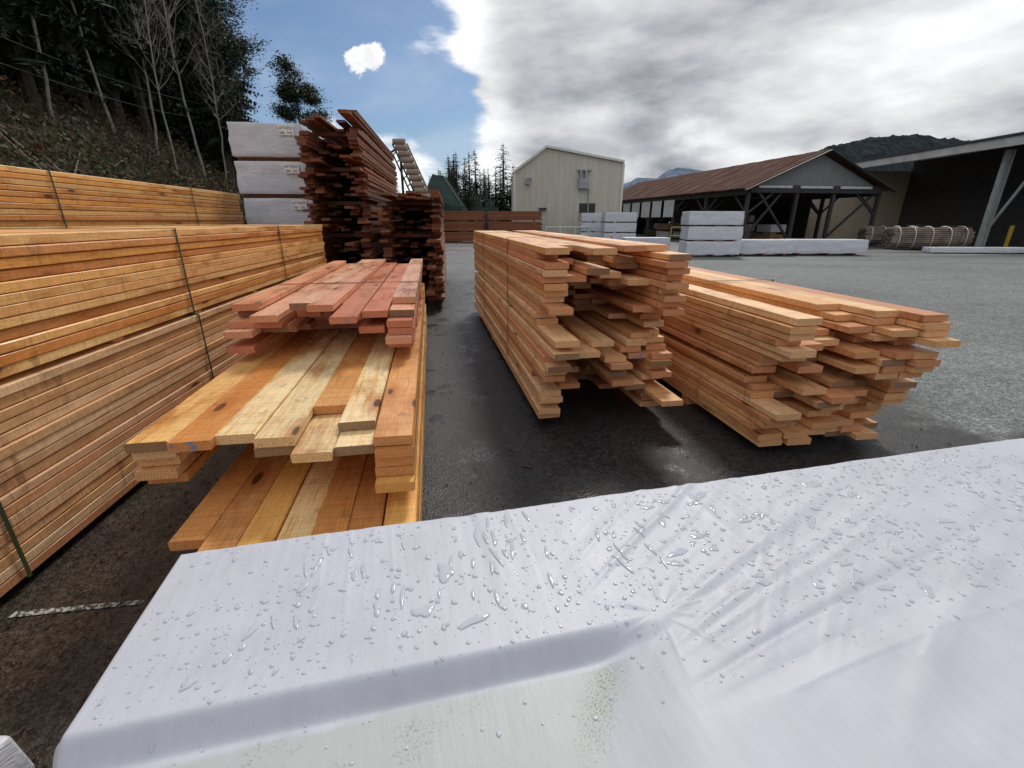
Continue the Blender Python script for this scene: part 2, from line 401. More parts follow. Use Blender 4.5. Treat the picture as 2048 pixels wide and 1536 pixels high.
# ---------------------------------------------------------------- foreground wrapped bundle
def S_(a,b,v):
    t=np.clip((v-a)/(b-a),0,1); return t*t*(3-2*t)
def vn1(v,seed):
    rs=np.random.RandomState(seed); tab=rs.rand(512)
    i=np.floor(v).astype(int); f=v-i; f=f*f*(3-2*f)
    return tab[i%512]*(1-f)+tab[(i+1)%512]*f
def vn2(x,y,seed):
    rs=np.random.RandomState(seed); tab=rs.rand(64,64)
    i=np.floor(x).astype(int); j=np.floor(y).astype(int); fx=x-i; fy=y-j; fx=fx*fx*(3-2*fx); fy=fy*fy*(3-2*fy)
    a=tab[i%64,j%64];b=tab[(i+1)%64,j%64];c=tab[i%64,(j+1)%64];d=tab[(i+1)%64,(j+1)%64]
    return (a*(1-fx)+b*fx)*(1-fy)+(c*(1-fx)+d*fx)*fy
def crease(u,seed,freq,wd=.30):
    n=vn1(u*freq+50,seed)+.35*vn1(u*freq*2.3+90,seed+1)
    q=1-np.clip(np.abs(n-.67)/wd,0,1)
    return q*q*(3-2*q)
def hfun(x,y):
    s=S_
    h=np.zeros_like(x)
    edge=1.10-(y+.45)*(-.35)
    rec=s(-.449,-.498,y)*s(edge+.05,edge-.16,x)
    h-=.046*rec
    w=vn2(x*1.5+9,y*1.5+30,3)-.5
    # folds drawn away to the upper right from the end of the hollow
    cx,cy=.45,-.76
    r=np.hypot(x-cx,y-cy); th=np.arctan2(y-cy,x-cx)+.05*w
    m=s(.55,.95,r)*np.exp(-(np.clip(r-.8,0,9)/1.1)**2)*s(.0,.2,th)*s(.95,.5,th)
    h+=m*(.0085*crease(th,11,10)+.005*crease(th,15,19)*vn2(x*2.5,y*2.5+20,5))
    cx,cy=.75,-1.10
    r=np.hypot(x-cx,y-cy); th=np.arctan2(y-cy,x-cx)+.05*w
    m=s(.55,.85,r)*np.exp(-(np.clip(r-.7,0,9)/.8)**2)*s(.0,.2,th)*s(1.1,.7,th)*s(1.10,1.45,x)
    h+=m*(.0065*crease(th,31,9)+.003*crease(th,35,17))
    r=np.hypot(x-1.10,y+.45); th=np.arctan2(y+.45,x-1.10)
    h+=.005*crease(th,41,2.6)*s(.012,.06,r)*np.exp(-(r/.10)**2)
    a=s(1.2,1.9,x); d=(-x*.37+y*.93)+.05*w
    h+=a*.0045*crease(d,51,8)*vn2(x*1.2,y*2.5+11,8)
    g=crease(x+.05*w+y*.10,61,8,.25)*vn2(x*5,y*2+3,9)+.4*crease(x+y*.05,65,18,.25)*vn2(x*8+4,y*3+3,10)
    h+=.0042*g*s(-.44,-.06,y)*(1-.4*a)
    h+=.005*(vn2(x*2.6+2,y*5+5,12)-.5)+.0010*(vn2(x*9+2,y*13+5,13)-.5)
    return h
FO=Vector((-.85,.956,0)); FR=math.radians(13.0); FT=.80
def FG():
    L=3.7; Wd=1.25
    us=np.concatenate([np.linspace(-.72,-.04,12,endpoint=False),np.arange(-.04,2.75,.0035),np.linspace(2.76,L,60)])
    vs=np.concatenate([np.linspace(.72,.04,12,endpoint=False),np.arange(.04,-.66,-.0035),np.linspace(-.665,-Wd,40)])
    U,Vv=np.meshgrid(us,vs)
    rr=.012
    def fold(p):
        q=p+rr
        a=np.clip(q/rr,0,math.pi/2)
        pos=np.where(q>0,-rr+rr*np.sin(a),p)
        drop=np.where(q>0,rr*(1-np.cos(a))+np.clip(q-rr*math.pi/2,0,None),0)
        return pos,drop
    px,dx=fold(-U); py,dy=fold(Vv)
    X=-px; Y=py
    H=hfun(np.clip(U,0,L),np.clip(Vv,-2,0))
    Z=FT+H-np.maximum(dx,dy)
    wob=.006*np.sin(U*21)+.004*np.sin(U*47+Vv*8)
    Y=Y+np.where(dy>.02,wob,0); X=X-np.where(dx>.02,.006*np.sin(Vv*23)+.004*np.sin(Vv*51+U*9),0)
    nv,nu=U.shape
    co=np.stack([X,Y,Z],-1).reshape(-1,3)
    idx=np.arange(nv*nu).reshape(nv,nu)
    fa=np.stack([idx[:-1,:-1],idx[1:,:-1],idx[1:,1:],idx[:-1,1:]],-1).reshape(-1,4)
    me=bpy.data.meshes.new('wrapped_lumber_bundle')
    me.vertices.add(len(co)); me.vertices.foreach_set('co',co.astype(np.float32).ravel())
    me.loops.add(fa.size); me.loops.foreach_set('vertex_index',fa.astype(np.int32).ravel())
    me.polygons.add(len(fa)); me.polygons.foreach_set('loop_start',np.arange(0,fa.size,4,dtype=np.int32)); 
    me.polygons.foreach_set('use_smooth',np.ones(len(fa),dtype=bool))
    me.update(calc_edges=True); me.validate()
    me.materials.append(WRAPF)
    o=bpy.data.objects.new('wrapped_lumber_bundle',me); S.collection.objects.link(o)
    o.location=FO; o.rotation_euler=(0,0,FR)
    mb=MB()
    for l in range(13):
        mb.box(.02,L-.05,-Wd+.02,-.03,.09+l*.05,.135+l*.05)
    for xx in(.4,1.8,3.2): mb.box(xx,xx+.1,-Wd+.02,-.03,0,.088)
    mb.build('boards',[W_pale[0]],parent=o)
    V=[];F=[]
    def drop(cx,cy,r,asp=1,ang=0,irr=.12,hh=None,n=14):
        hh=(hh or min(.0030,r*.45))*.95
        ph=[R(0,6.28) for _ in range(4)]
        b=len(V); prof=[(1.0,-.0008),(.95,.40*hh),(.80,.78*hh),(.42,.98*hh)]
        for (f,z) in prof:
            for k in range(n):
                t=k*2*math.pi/n
                rad=r*f*(1+irr*math.sin(2*t+ph[0])+irr*.8*math.sin(3*t+ph[1])+irr*.5*math.sin(5*t+ph[2]))
                a=rad*math.cos(t)*asp; c=rad*math.sin(t)
                V.append((cx+a*math.cos(ang)-c*math.sin(ang),cy+a*math.sin(ang)+c*math.cos(ang),z))
        V.append((cx,cy,hh))
        for q in range(3):
            for k in range(n):
                F.append((b+q*n+k,b+q*n+(k+1)%n,b+(q+1)*n+(k+1)%n,b+(q+1)*n+k))
        for k in range(n): F.append((b+3*n+k,b+3*n+(k+1)%n,b+4*n))
    for _ in range(3600):
        x=R(.02,2.7); y=-R(.015,.62)
        if x<1.15 and y<-.46 and random.random()<.75: continue
        if noise.noise(Vector((x*2.5,y*4,1)))<-.1 and random.random()<.6: continue
        r=.0010+.0038*random.random()**2.1
        drop(x,y,r,R(1,1.35),R(0,3.14),.05,n=12)
    for _ in range(200):
        x=R(.05,2.6); y=-R(.03,.42)
        drop(x,y,R(.004,.0070),R(1.1,1.7),R(.9,2.2),.13,.0026,n=22)
    for _ in range(46):
        x=random.gauss(.72,.26); y=-R(.05,.33)
        if x<.08: continue
        drop(x,y,R(.0040,.0060),R(3,7),math.radians(R(78,108)),.10,.0028,n=30)
    drop(.656,-.224,.024,1.15,1.4,.20,.0036,n=44)
    drop(.60,-.33,.014,1.8,.5,.22,.003,n=36); drop(.70,-.38,.009,4.2,.35,.2,.003,n=36); drop(.50,-.30,.008,2.6,1.7,.2,.003,n=30)
    drop(.25,-.30,.010,2,1.3,.22,.003,n=30);drop(.33,-.20,.008,2.5,1.2,.2,.003,n=30);drop(.17,-.4,.009,1.8,.9,.2,.003,n=30)
    for _ in range(70):
        drop(R(1.2,2.6),-R(.05,.55),R(.006,.014),R(1.3,2.6),R(-.3,1.3),.2,.0020,n=32)
    A=np.array(V); A[:,2]+=FT+hfun(A[:,0],A[:,1])+.0003
    me=bpy.data.meshes.new('water_droplets'); me.from_pydata(A.tolist(),[],F); me.polygons.foreach_set('use_smooth',[True]*len(F))
    m,t,b=mat('rain_water'); b.inputs['Base Color'].default_value=(.51,.525,.59,1); b.inputs['Roughness'].default_value=.03; b.inputs['IOR'].default_value=1.38
    me.materials.append(m)
    d=bpy.data.objects.new('water_droplets',me); S.collection.objects.link(d); d.parent=o
FG()
# ---------------------------------------------------------------- ground
def ground():
    m,t,b=mat('asphalt'); o=obj(t); x,y,z=t.sep(o)
    n1=t.noise(o,.6,4,.6); n2=t.noise(o,3.,4,.65)
    w=t.M('MULTIPLY',t.M('SUBTRACT',n1,.5),2.6); w2=t.M('MULTIPLY',t.M('SUBTRACT',n2,.5),.5)
    xx=t.M('ADD',x,t.M('ADD',w,w2)); yy=t.M('ADD',y,t.M('ADD',w,w2))
    a=t.M('MULTIPLY',t.ss(3.2,3.9,xx),t.ss(3.8,4.15,t.M('ADD',yy,t.M('MULTIPLY',xx,.15))))
    dry=t.M('MAXIMUM',a,t.ss(12.5,15.5,yy))
    pud=t.M('MULTIPLY',t.ss(19,24,yy),t.ss(.40,.52,t.noise(t.V('MULTIPLY',o,(.10,.4,1.)),1.,3,.6)))
    dry=t.M('MULTIPLY',dry,t.M('SUBTRACT',1.,t.M('MULTIPLY',pud,.85)))
    ag=t.vor(o,95.); ac=t.sep(ag.outputs['Color'])[0]; ag2=t.vor(o,38.); ac2=t.sep(ag2.outputs['Color'])[0]
    k=t.M('MULTIPLY',t.lin(0,1,ac,.4,1.9),t.M('MULTIPLY',t.lin(0,1,ac2,.65,1.35),t.lin(.3,.7,n2,.85,1.15)))
    k=t.M('MULTIPLY',k,t.lin(.3,.7,t.noise(o,.15,3,.6),.85,1.1))
    cd=t.mix(t.ss(.45,.7,t.noise(t.V('MULTIPLY',o,(.15,.5,1.)),1.,4,.6)),(.160,.172,.170),(.120,.128,.128))
    cw=t.mix(t.ss(-1.0,-1.8,x),(.028,.028,.029),(.042,.032,.024))
    c=t.mix(dry,cw,cd); c=t.mix(1.,c,t.comb(k,k,k),'MULTIPLY')
    t.put(b.inputs['Base Color'],c)
    film=t.ss(.48,.70,t.noise(o,2.3,6,.72))
    rw=t.mix(film,(.38,.38,.38),(.12,.12,.12))
    rr=t.mix(dry,rw,(.85,.85,.85)); t.put(b.inputs['Roughness'],rr)
    t.put(b.inputs['Specular IOR Level'],t.lin(0,1,dry,.36,.4))
    h=t.M('ADD',t.M('MULTIPLY',ag.outputs['Distance'],.6),t.M('MULTIPLY',t.noise(o,140,2,.7),.7))
    bs=t.new('ShaderNodeBump'); bs.inputs['Distance'].default_value=.006
    t.put(bs.inputs['Height'],h); t.put(bs.inputs['Strength'],t.M('ADD',.32,t.M('MULTIPLY',t.M('SUBTRACT',1.,film),.45)))
    t.put(b.inputs['Normal'],bs.outputs[0])
    mb=MB(); mb.add([(-900,-300,0),(900,-300,0),(900,1200,0),(-900,1200,0)],[(0,1,2,3)])
    mb.build('asphalt_ground',[m])
    pm,t,b=mat('worn_paint'); o=obj(t)
    c=t.mix(t.ss(.44,.54,t.noise(o,45,5,.7)),(.5,.5,.47),(.05,.045,.04)); t.put(b.inputs['Base Color'],c); b.inputs['Roughness'].default_value=.6
    mb=MB(); mb.add([(-2.15,1.50,.004),(-1.64,1.575,.004),(-1.64,1.60,.004),(-2.15,1.535,.004)],[(0,1,2,3)]); mb.build('painted_line',[pm])
    mb=MB()
    def chip(x,y,s):
        a=R(0,3.14);w=s*R(.1,.25);z=R(.002,.006)
        mb.beam((x,y,z+.002),(x+math.cos(a)*s,y+math.sin(a)*s,z+R(.002,.012)),w,.006)
    for _ in range(900): chip(R(-2.2,-.9),R(.6,3.5),R(.005,.025))
    for _ in range(320): chip(R(-.9,3.5),R(1.6,6),R(.005,.022))
    for (x,y,s) in((.02,2.98,.07),(.14,2.75,.08),(-.05,2.3,.04),(-.6,4.2,.07),(.9,3.1,.04),(1.6,2.5,.06)): chip(x,y,s)
    mb.build('bark_debris',[simple('bark_chips',(.08,.045,.03),.8,.5,20)])
ground()
# ---------------------------------------------------------------- hill
def hz(X,Y):
    xb=-8-.2*Y; d=xb-X
    if d<=0: return -.05
    n=noise.noise(Vector((X*.15,Y*.15,0)))*1.2+noise.noise(Vector((X*.6,Y*.6,3)))*.45
    z=.80*d*sm(-2,3,d) if d<18 else .8*18+(d-18)*.45
    return -.05+(z+n*min(1,d/3))*sm(60,44,Y)
def hill():
    mb=MB(); NX,NY=110,120
    xs=np.linspace(-95,-7,NX); ys=np.linspace(-25,68,NY)
    for y in ys:
        for x in xs: mb.v.append((x,y,hz(x,y))); mb.c.append((.5,.5,.5))
    for j in range(NY-1):
        for i in range(NX-1):
            a=j*NX+i; mb.f.append((a,a+1,a+NX+1,a+NX)); mb.m.append(0)
    m,t,b=mat('brushy_slope'); o=obj(t)
    c=t.mix(t.ss(.4,.6,t.noise(o,.5,4,.7)),(.032,.026,.014),(.045,.055,.015))
    c=t.mix(t.ss(.5,.62,t.noise(o,2.5,4,.7)),c,(.10,.065,.036)); t.put(b.inputs['Base Color'],c); b.inputs['Roughness'].default_value=.95
    t.put(b.inputs['Normal'],t.bump(t.noise(o,3,4,.7),1.,.4))
    mb.build('hillside_terrain',[m],smooth=True)
    mb=MB()
    for _ in range(13000):
        Y=R(5,52); d=abs(random.gauss(0,1))*8+.2
        X=-8-.2*Y-d; z=hz(X,Y)
        s=R(.25,1.0); m=random.choice((0,0,1,1,2,2))
        nn=noise.noise(Vector((X*.3,Y*.3,9)))
        if nn>.08 and m==1: m=2
        if nn<-.2: s*=1.6
        if m==0:
            for k in range(3):
                a=R(0,6.28);e=Vector((math.cos(a)*s*.7,math.sin(a)*s*.7,s*R(.3,1.1)))
                p=Vector((X,Y,z)); w=.010+.012*random.random()
                mb.add([p,p+Vector((w,w,0)),p+e],[(0,1,2)],0)
        else:
            for k in range(7):
                p=Vector((X+R(-.5,.5)*s,Y+R(-.5,.5)*s,z+R(0,.8)*s)); u=Vector((R(-1,1),R(-1,1),R(-1,1)))*.11;v=Vector((R(-1,1),R(-1,1),R(-1,1)))*.11
                mb.add([p,p+u,p+u+v,p+v],[(0,1,2,3)],m)
    for _ in range(110):
        Y=R(8,45); d=R(.5,12); X=-8-.2*Y-d; z=hz(X,Y)+.15; a=R(0,6.28); l=R(1,3.5)
        q=(X+math.cos(a)*l,Y+math.sin(a)*l); mb.tube((X,Y,z),(q[0],q[1],hz(*q)+.4),.04,.012,5,3)
    mb.build('hillside_brush',[simple('twigs',(.14,.10,.07),.9,.3),simple('brush_green',(.05,.072,.02),.8,.4),simple('brush_brown',(.10,.06,.03),.9,.4),simple('dead_branch',(.24,.19,.15),.9,.3)])
hill()
# ---------------------------------------------------------------- trees
NEED=simple('conifer_needles',(.028,.044,.022),.8,.5,1.5); BARK=simple('conifer_bark',(.06,.045,.035),.9,.4,4)
PALEBARK=simple('alder_bark',(.32,.295,.26),.85,.45,2); LEAF=simple('evergreen_leaves',(.04,.06,.022),.55,.5,1.2)
def conifer_mesh(name,H,seed,sparse=0):
    rr=random.Random(seed); u=rr.uniform; mb=MB()
    mb.tube((0,0,-1),(0,0,H*.55),H*.017,H*.009,7,1,False); mb.tube((0,0,H*.55),(0,0,H),H*.009,.02,5,1,False)
    z=H*u(.08,.2)
    while z<H*.99:
        f=1-z/H; Rm=H*.19*(f**.75)*u(.75,1.15)+.12
        for k in range(rr.randint(4,6)):
            if rr.random()<.12+sparse: continue
            a=u(0,6.28); L=Rm*u(.55,1.15); dr=u(-.45,.05)
            d=Vector((math.cos(a),math.sin(a),dr)); s=Vector((-math.sin(a),math.cos(a),0))
            p0=Vector((0,0,z)); nseg=max(3,int(L/.32))
            for i in range(nseg):
                t=(i+.6)/nseg; p=p0+d*L*t-Vector((0,0,L*.12*t*t)); w=L*.26*(1-t*.75)+.09
                for sg in(-1,1):
                    tip=p+s*sg*w*u(.7,1.2)+d*w*u(.3,.8)+Vector((0,0,u(-.35,.05)*w)); q=p+d*w*.45+Vector((0,0,u(-.2,.1)*w))
                    mb.add([p,tip,q],[(0,1,2)],0)
                    mb.add([p+Vector((0,0,.05)),p-Vector((0,0,w*u(.4,.9)))+s*sg*w*.5,q],[(0,1,2)],0)
        z+=H*u(.010,.022)+.05
    o=mb.build(name,[NEED,BARK]); me=o.data; bpy.data.objects.remove(o); return me
def branchy(mb,p,d,L,r,depth,rr,tips,m=0,droop=0):
    n=3; q=p
    for i in range(n):
        d2=(d+Vector((rr.uniform(-1,1),rr.uniform(-1,1),rr.uniform(-.6,.8)-droop))*.22).normalized()
        e=q+d2*L/n; mb.tube(q,e,r*(1-i*.25),r*(1-(i+1)*.25),6 if depth>2 else 4 if depth>0 else 3,m,False)
        q=e;d=d2
        if depth>0 and (i>0 or rr.random()<.5):
            for _ in range(rr.choice((1,1,2))):
                a=Vector((rr.uniform(-1,1),rr.uniform(-1,1),rr.uniform(-.1,.7))).normalized()
                branchy(mb,q,(d*.75+a*.8).normalized(),L*rr.uniform(.45,.7),r*.48,depth-1,rr,tips,m,droop)
        if depth==0: tips.append(q)
    tips.append(q)
def bare_mesh(name,H,seed):
    rr=random.Random(seed); mb=MB(); q=Vector((0,0,-.5)); lean=Vector((rr.uniform(-.12,.12),rr.uniform(-.1,.1),1)); r=H*.0052
    n=14; tips=[]
    for i in range(n):
        lean=lean+Vector((rr.uniform(-.05,.05),rr.uniform(-.05,.05),0))
        e=q+(lean+Vector((rr.uniform(-.08,.08),rr.uniform(-.08,.08),0)))*H/n
        r2=r*.92; mb.tube(q,e,r,r2,6,0,False); q=e;r=r2
        if i>3:
            for _ in range(3):
                a=rr.uniform(0,6.28); branchy(mb,q,Vector((math.cos(a)*.7,math.sin(a)*.7,.9)).normalized(),H*.16*(1.3-i/n),r*.42,2,rr,tips)
    o=mb.build(name,[PALEBARK]); me=o.data; bpy.data.objects.remove(o); return me
def broad_mesh(name,H,seed,low=.35,dens=60,spread=.20):
    rr=random.Random(seed); mb=MB(); tips=[]; q=Vector((0,0,-.5)); r=H*.015; d=Vector((.06,0,1))
    for i in range(6):
        e=q+(d+Vector((rr.uniform(-.12,.12),rr.uniform(-.12,.12),0)))*H/7.2; mb.tube(q,e,r,r*.84,8,1,False); q=e;r*=.84
        if i>=int(low*6):
            for _ in range(4):
                a=rr.uniform(0,6.28); branchy(mb,q,Vector((math.cos(a),math.sin(a),rr.uniform(.1,.7))).normalized(),H*spread*(1.25-.1*i),r*.5,2,rr,tips,1)
    branchy(mb,q,Vector((0,0,1)),H*.14,r*.7,2,rr,tips,1)
    for t in tips:
        if rr.random()<.08: continue
        R0=rr.uniform(.25,.6)*H/14
        for _ in range(dens//4):
            v=Vector((rr.gauss(0,1),rr.gauss(0,1),rr.gauss(0,.55)))*R0*.8
            p=t+v; k=.12*H/14; a=Vector((rr.uniform(-1,1),rr.uniform(-1,1),rr.uniform(-.6,.6)))*k; b=Vector((rr.uniform(-1,1),rr.uniform(-1,1),rr.uniform(-.6,.6)))*k
            mb.add([p,p+a,p+a+b,p+b],[(0,1,2,3)],0)
    o=mb.build(name,[LEAF,BARK]); me=o.data; bpy.data.objects.remove(o); return me
CM=[conifer_mesh('conifer_mesh',16,s,sp) for s,sp in((1,0),(2,.1),(3,.05),(4,.3))]
def inst(me,name,loc,s=1,rz=0,parent=None,wide=1):
    o=bpy.data.objects.new(name,me); S.collection.objects.link(o); o.location=loc; o.scale=(s*wide,s*wide,s*R(.92,1.1)); o.rotation_euler=(0,0,rz)
    if parent:o.parent=parent
    return o
forest=empty('hillside_forest')
for _ in range(170):
    Y=R(6,46) ; d=7.5+abs(random.gauss(0,1))*10
    X=-8-.2*Y-d
    inst(random.choice(CM[:3]),'conifer',(X,Y,hz(X,Y)),R(.7,1.35),R(0,6.28),forest)
for _ in range(20):
    Y=R(36,44); X=-8-.2*Y-R(4.2,9); inst(random.choice(CM[:3]),'conifer',(X,Y,hz(X,Y)),R(.6,.95),R(0,6.28),forest)
BR=[broad_mesh('broadleaf_mesh',13,s) for s in(5,6)]
for (x,y,s) in((-25,42,1.05),(-23.5,39,.95),(-27,36,1.2),(-23.2,42,.95)): inst(random.choice(BR),'broadleaf_evergreen',(x,y,hz(x,y)),s,R(0,6),forest)
T=broad_mesh('evergreen_tree',15.0,21,.66,190,.11)
inst(T,'evergreen_tree',(-19.0,47.5,hz(-19.0,47.5)),.97,2.4)
BM=[bare_mesh('alder_mesh',15,s) for s in(1,2,3)]
for (px,Y,s) in((-.83,25,.95),(-.75,29,1.0),(-.66,31,1.05),(-.62,34,.9),(-.72,27,.8),(-.60,37,.8),(-.95,22,1.0)):
    X=px*Y*.93; X=min(X,-8-.2*Y-4.0); inst(random.choice(BM),'bare_alder_tree',(X,Y,hz(X,Y)),s,R(0,6.28))
row=empty('distant_tree_row')
for _ in range(50): inst(random.choice(CM[:3]),'conifer',(R(-10,.5),R(62,80),-1),R(.38,.72),R(0,6.28),row,R(1.4,2.1))
for _ in range(34): inst(random.choice(CM[:3]),'conifer',(R(-40,-10),R(60,80),0),R(.35,.6),R(0,6.28),row,R(1.2,1.8))
def ridge(name,pts,y,depth,col,jag):
    mb=MB(); xs=np.linspace(pts[0][0],pts[-1][0],420); n=14
    hs=np.interp(xs,[p[0] for p in pts],[p[1] for p in pts])
    for j in range(n):
        t=j/(n-1)
        for i,x in enumerate(xs):
            h=hs[i]*math.sin(min(1,t*1.6)*math.pi/2)+ (noise.noise(Vector((x*.02,t*5,1)))*hs[i]*.10 + (noise.noise(Vector((x*.6,t*30,5)))+.3)*jag)*(1 if t>0 else 0)
            mb.v.append((x,y+depth*t,h)); mb.c.append((.5,.5,.5))
    N=len(xs)
    for j in range(n-1):
        for i in range(N-1):
            a=j*N+i; mb.f.append((a,a+1,a+N+1,a+N)); mb.m.append(0)
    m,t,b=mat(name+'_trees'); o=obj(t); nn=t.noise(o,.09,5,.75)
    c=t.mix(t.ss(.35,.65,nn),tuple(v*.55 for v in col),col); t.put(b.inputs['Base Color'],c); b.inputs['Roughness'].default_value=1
    b.inputs['Specular IOR Level'].default_value=0
    mb.build(name,[m])
ridge('forested_hill',[(150,10),(240,36),(285,60),(330,68),(365,70),(430,62),(560,30)],380,120,(.045,.055,.06),3.0)
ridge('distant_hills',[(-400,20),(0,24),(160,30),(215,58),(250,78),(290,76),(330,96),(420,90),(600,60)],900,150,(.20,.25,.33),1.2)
# ---------------------------------------------------------------- buildings
def siding(name,c,freq=3.2,rough=.7):
    m,t,b=mat(name); o=obj(t); x,y,z=t.sep(o)
    s=t.M('SINE',t.M('MULTIPLY',t.M('ADD',x,y),2*math.pi*freq)); 
    st=t.noise(t.V('MULTIPLY',o,(1.5,1.5,.25)),1.5,4,.65)
    k=t.M('MULTIPLY',t.lin(.3,.7,st,.88,1.06),t.lin(-1,1,s,.96,1.02))
    t.put(b.inputs['Base Color'],t.mix(1.,(*c,1),t.comb(k,k,k),'MULTIPLY')); b.inputs['Roughness'].default_value=rough
    t.put(b.inputs['Normal'],t.bump(t.ss(.2,.9,s),.3,.02)); return m
BEIGE=siding('beige_steel_siding',(.57,.545,.46),2.2); BEIGE2=siding('tan_steel_siding',(.36,.30,.22),4)
TRIM=simple('white_trim',(.70,.70,.66),.6,.08); DARK=simple('dark_steel',(.035,.035,.035),.6,.3); STEEL=simple('painted_steel',(.33,.36,.36),.6,.25,2); 
GREEN=simple('green_machine_paint',(.014,.045,.034),.6,.5,1.5)
def rustroof():
    m,t,b=mat('rusty_corrugated_roof'); o=obj(t); x,y,z=t.sep(o)
    s=t.M('SINE',t.M('MULTIPLY',y,2*math.pi*1.8)); n=t.noise(t.V('MULTIPLY',o,(.35,1.2,.35)),1.3,5,.7); n2=t.noise(t.V('MULTIPLY',o,(.5,4.,.5)),1.5,4,.7)
    c=t.mix(t.ss(.42,.62,n),(.105,.034,.021),(.14,.09,.072)); c=t.mix(t.ss(.46,.58,n2),c,(.05,.021,.015))
    k=t.lin(-1,1,s,.75,1.1); c=t.mix(1.,c,t.comb(k,k,k),'MULTIPLY'); t.put(b.inputs['Base Color'],c)
    b.inputs['Roughness'].default_value=.95; b.inputs['Specular IOR Level'].default_value=.12; t.put(b.inputs['Normal'],t.bump(s,.6,.05)); return m
RUST=rustroof()
def J():
    e=empty('metal_clad_building',(.2,40,0),math.radians(1))
    mb=MB(); D_=14
    P=[(0,0),(8.7,0),(8.7,5.9),(2.5,6.95),(0,5.2)]
    n=len(P); vs=[(x,0,z) for x,z in P]+[(x,D_,z) for x,z in P]
    mb.add(vs,[tuple(range(n)),tuple(range(2*n-1,n-1,-1)),(1,6,7,2),(4,9,5,0)],0); mb.build('walls',[BEIGE],parent=e)
    mb=MB()
    for a,b in((2,3),(3,4)):
        (x0,z0),(x1,z1)=P[a],P[b]; mb.beam((x0,-.15,z0+.08),(x1,-.15,z1+.08),.16,.2,0,(0,1,0))
        mb.add([(x0,-.05,z0+.12),(x0,D_,z0+.12),(x1,D_,z1+.12),(x1,-.05,z1+.12),(x0,-.05,z0+.02),(x0,D_,z0+.02),(x1,D_,z1+.02),(x1,-.05,z1+.02)],[(0,1,2,3),(7,6,5,4),(0,3,7,4),(1,5,6,2),(0,4,5,1),(3,2,6,7)],0)
    mb.box(8.62,8.78,-.06,-.003,0,5.85); mb.box(-.08,.08,-.06,-.003,0,5.15)
    mb.build('roof_trim',[TRIM],parent=e)
    mb=MB(); mb.box(5.1,5.9,-.5,-.05,4.0,4.7); mb.box(5.2,5.35,-.4,-.05,4.7,5.3); mb.box(5.6,5.75,-.4,-.05,4.7,5.3)
    mb.box(.9,1.2,-.35,-.02,4.3,4.6); mb.box(1.0,1.35,-.3,-.02,4.65,4.8); mb.box(5.0,6.1,-.3,-.03,5.3,5.4); mb.beam((6.0,-.1,0),(6.0,-.1,4.0),.08,.08); mb.build('wall_equipment',[STEEL],parent=e)
    mb=MB(); mb.box(5.3,6.6,-.05,-.02,1.6,2.9); mb.box(7.2,8.2,-.05,-.02,0,2.2); mb.box(2.0,2.6,-.3,-.02,2.4,2.55); mb.build('openings',[DARK],parent=e)
J()
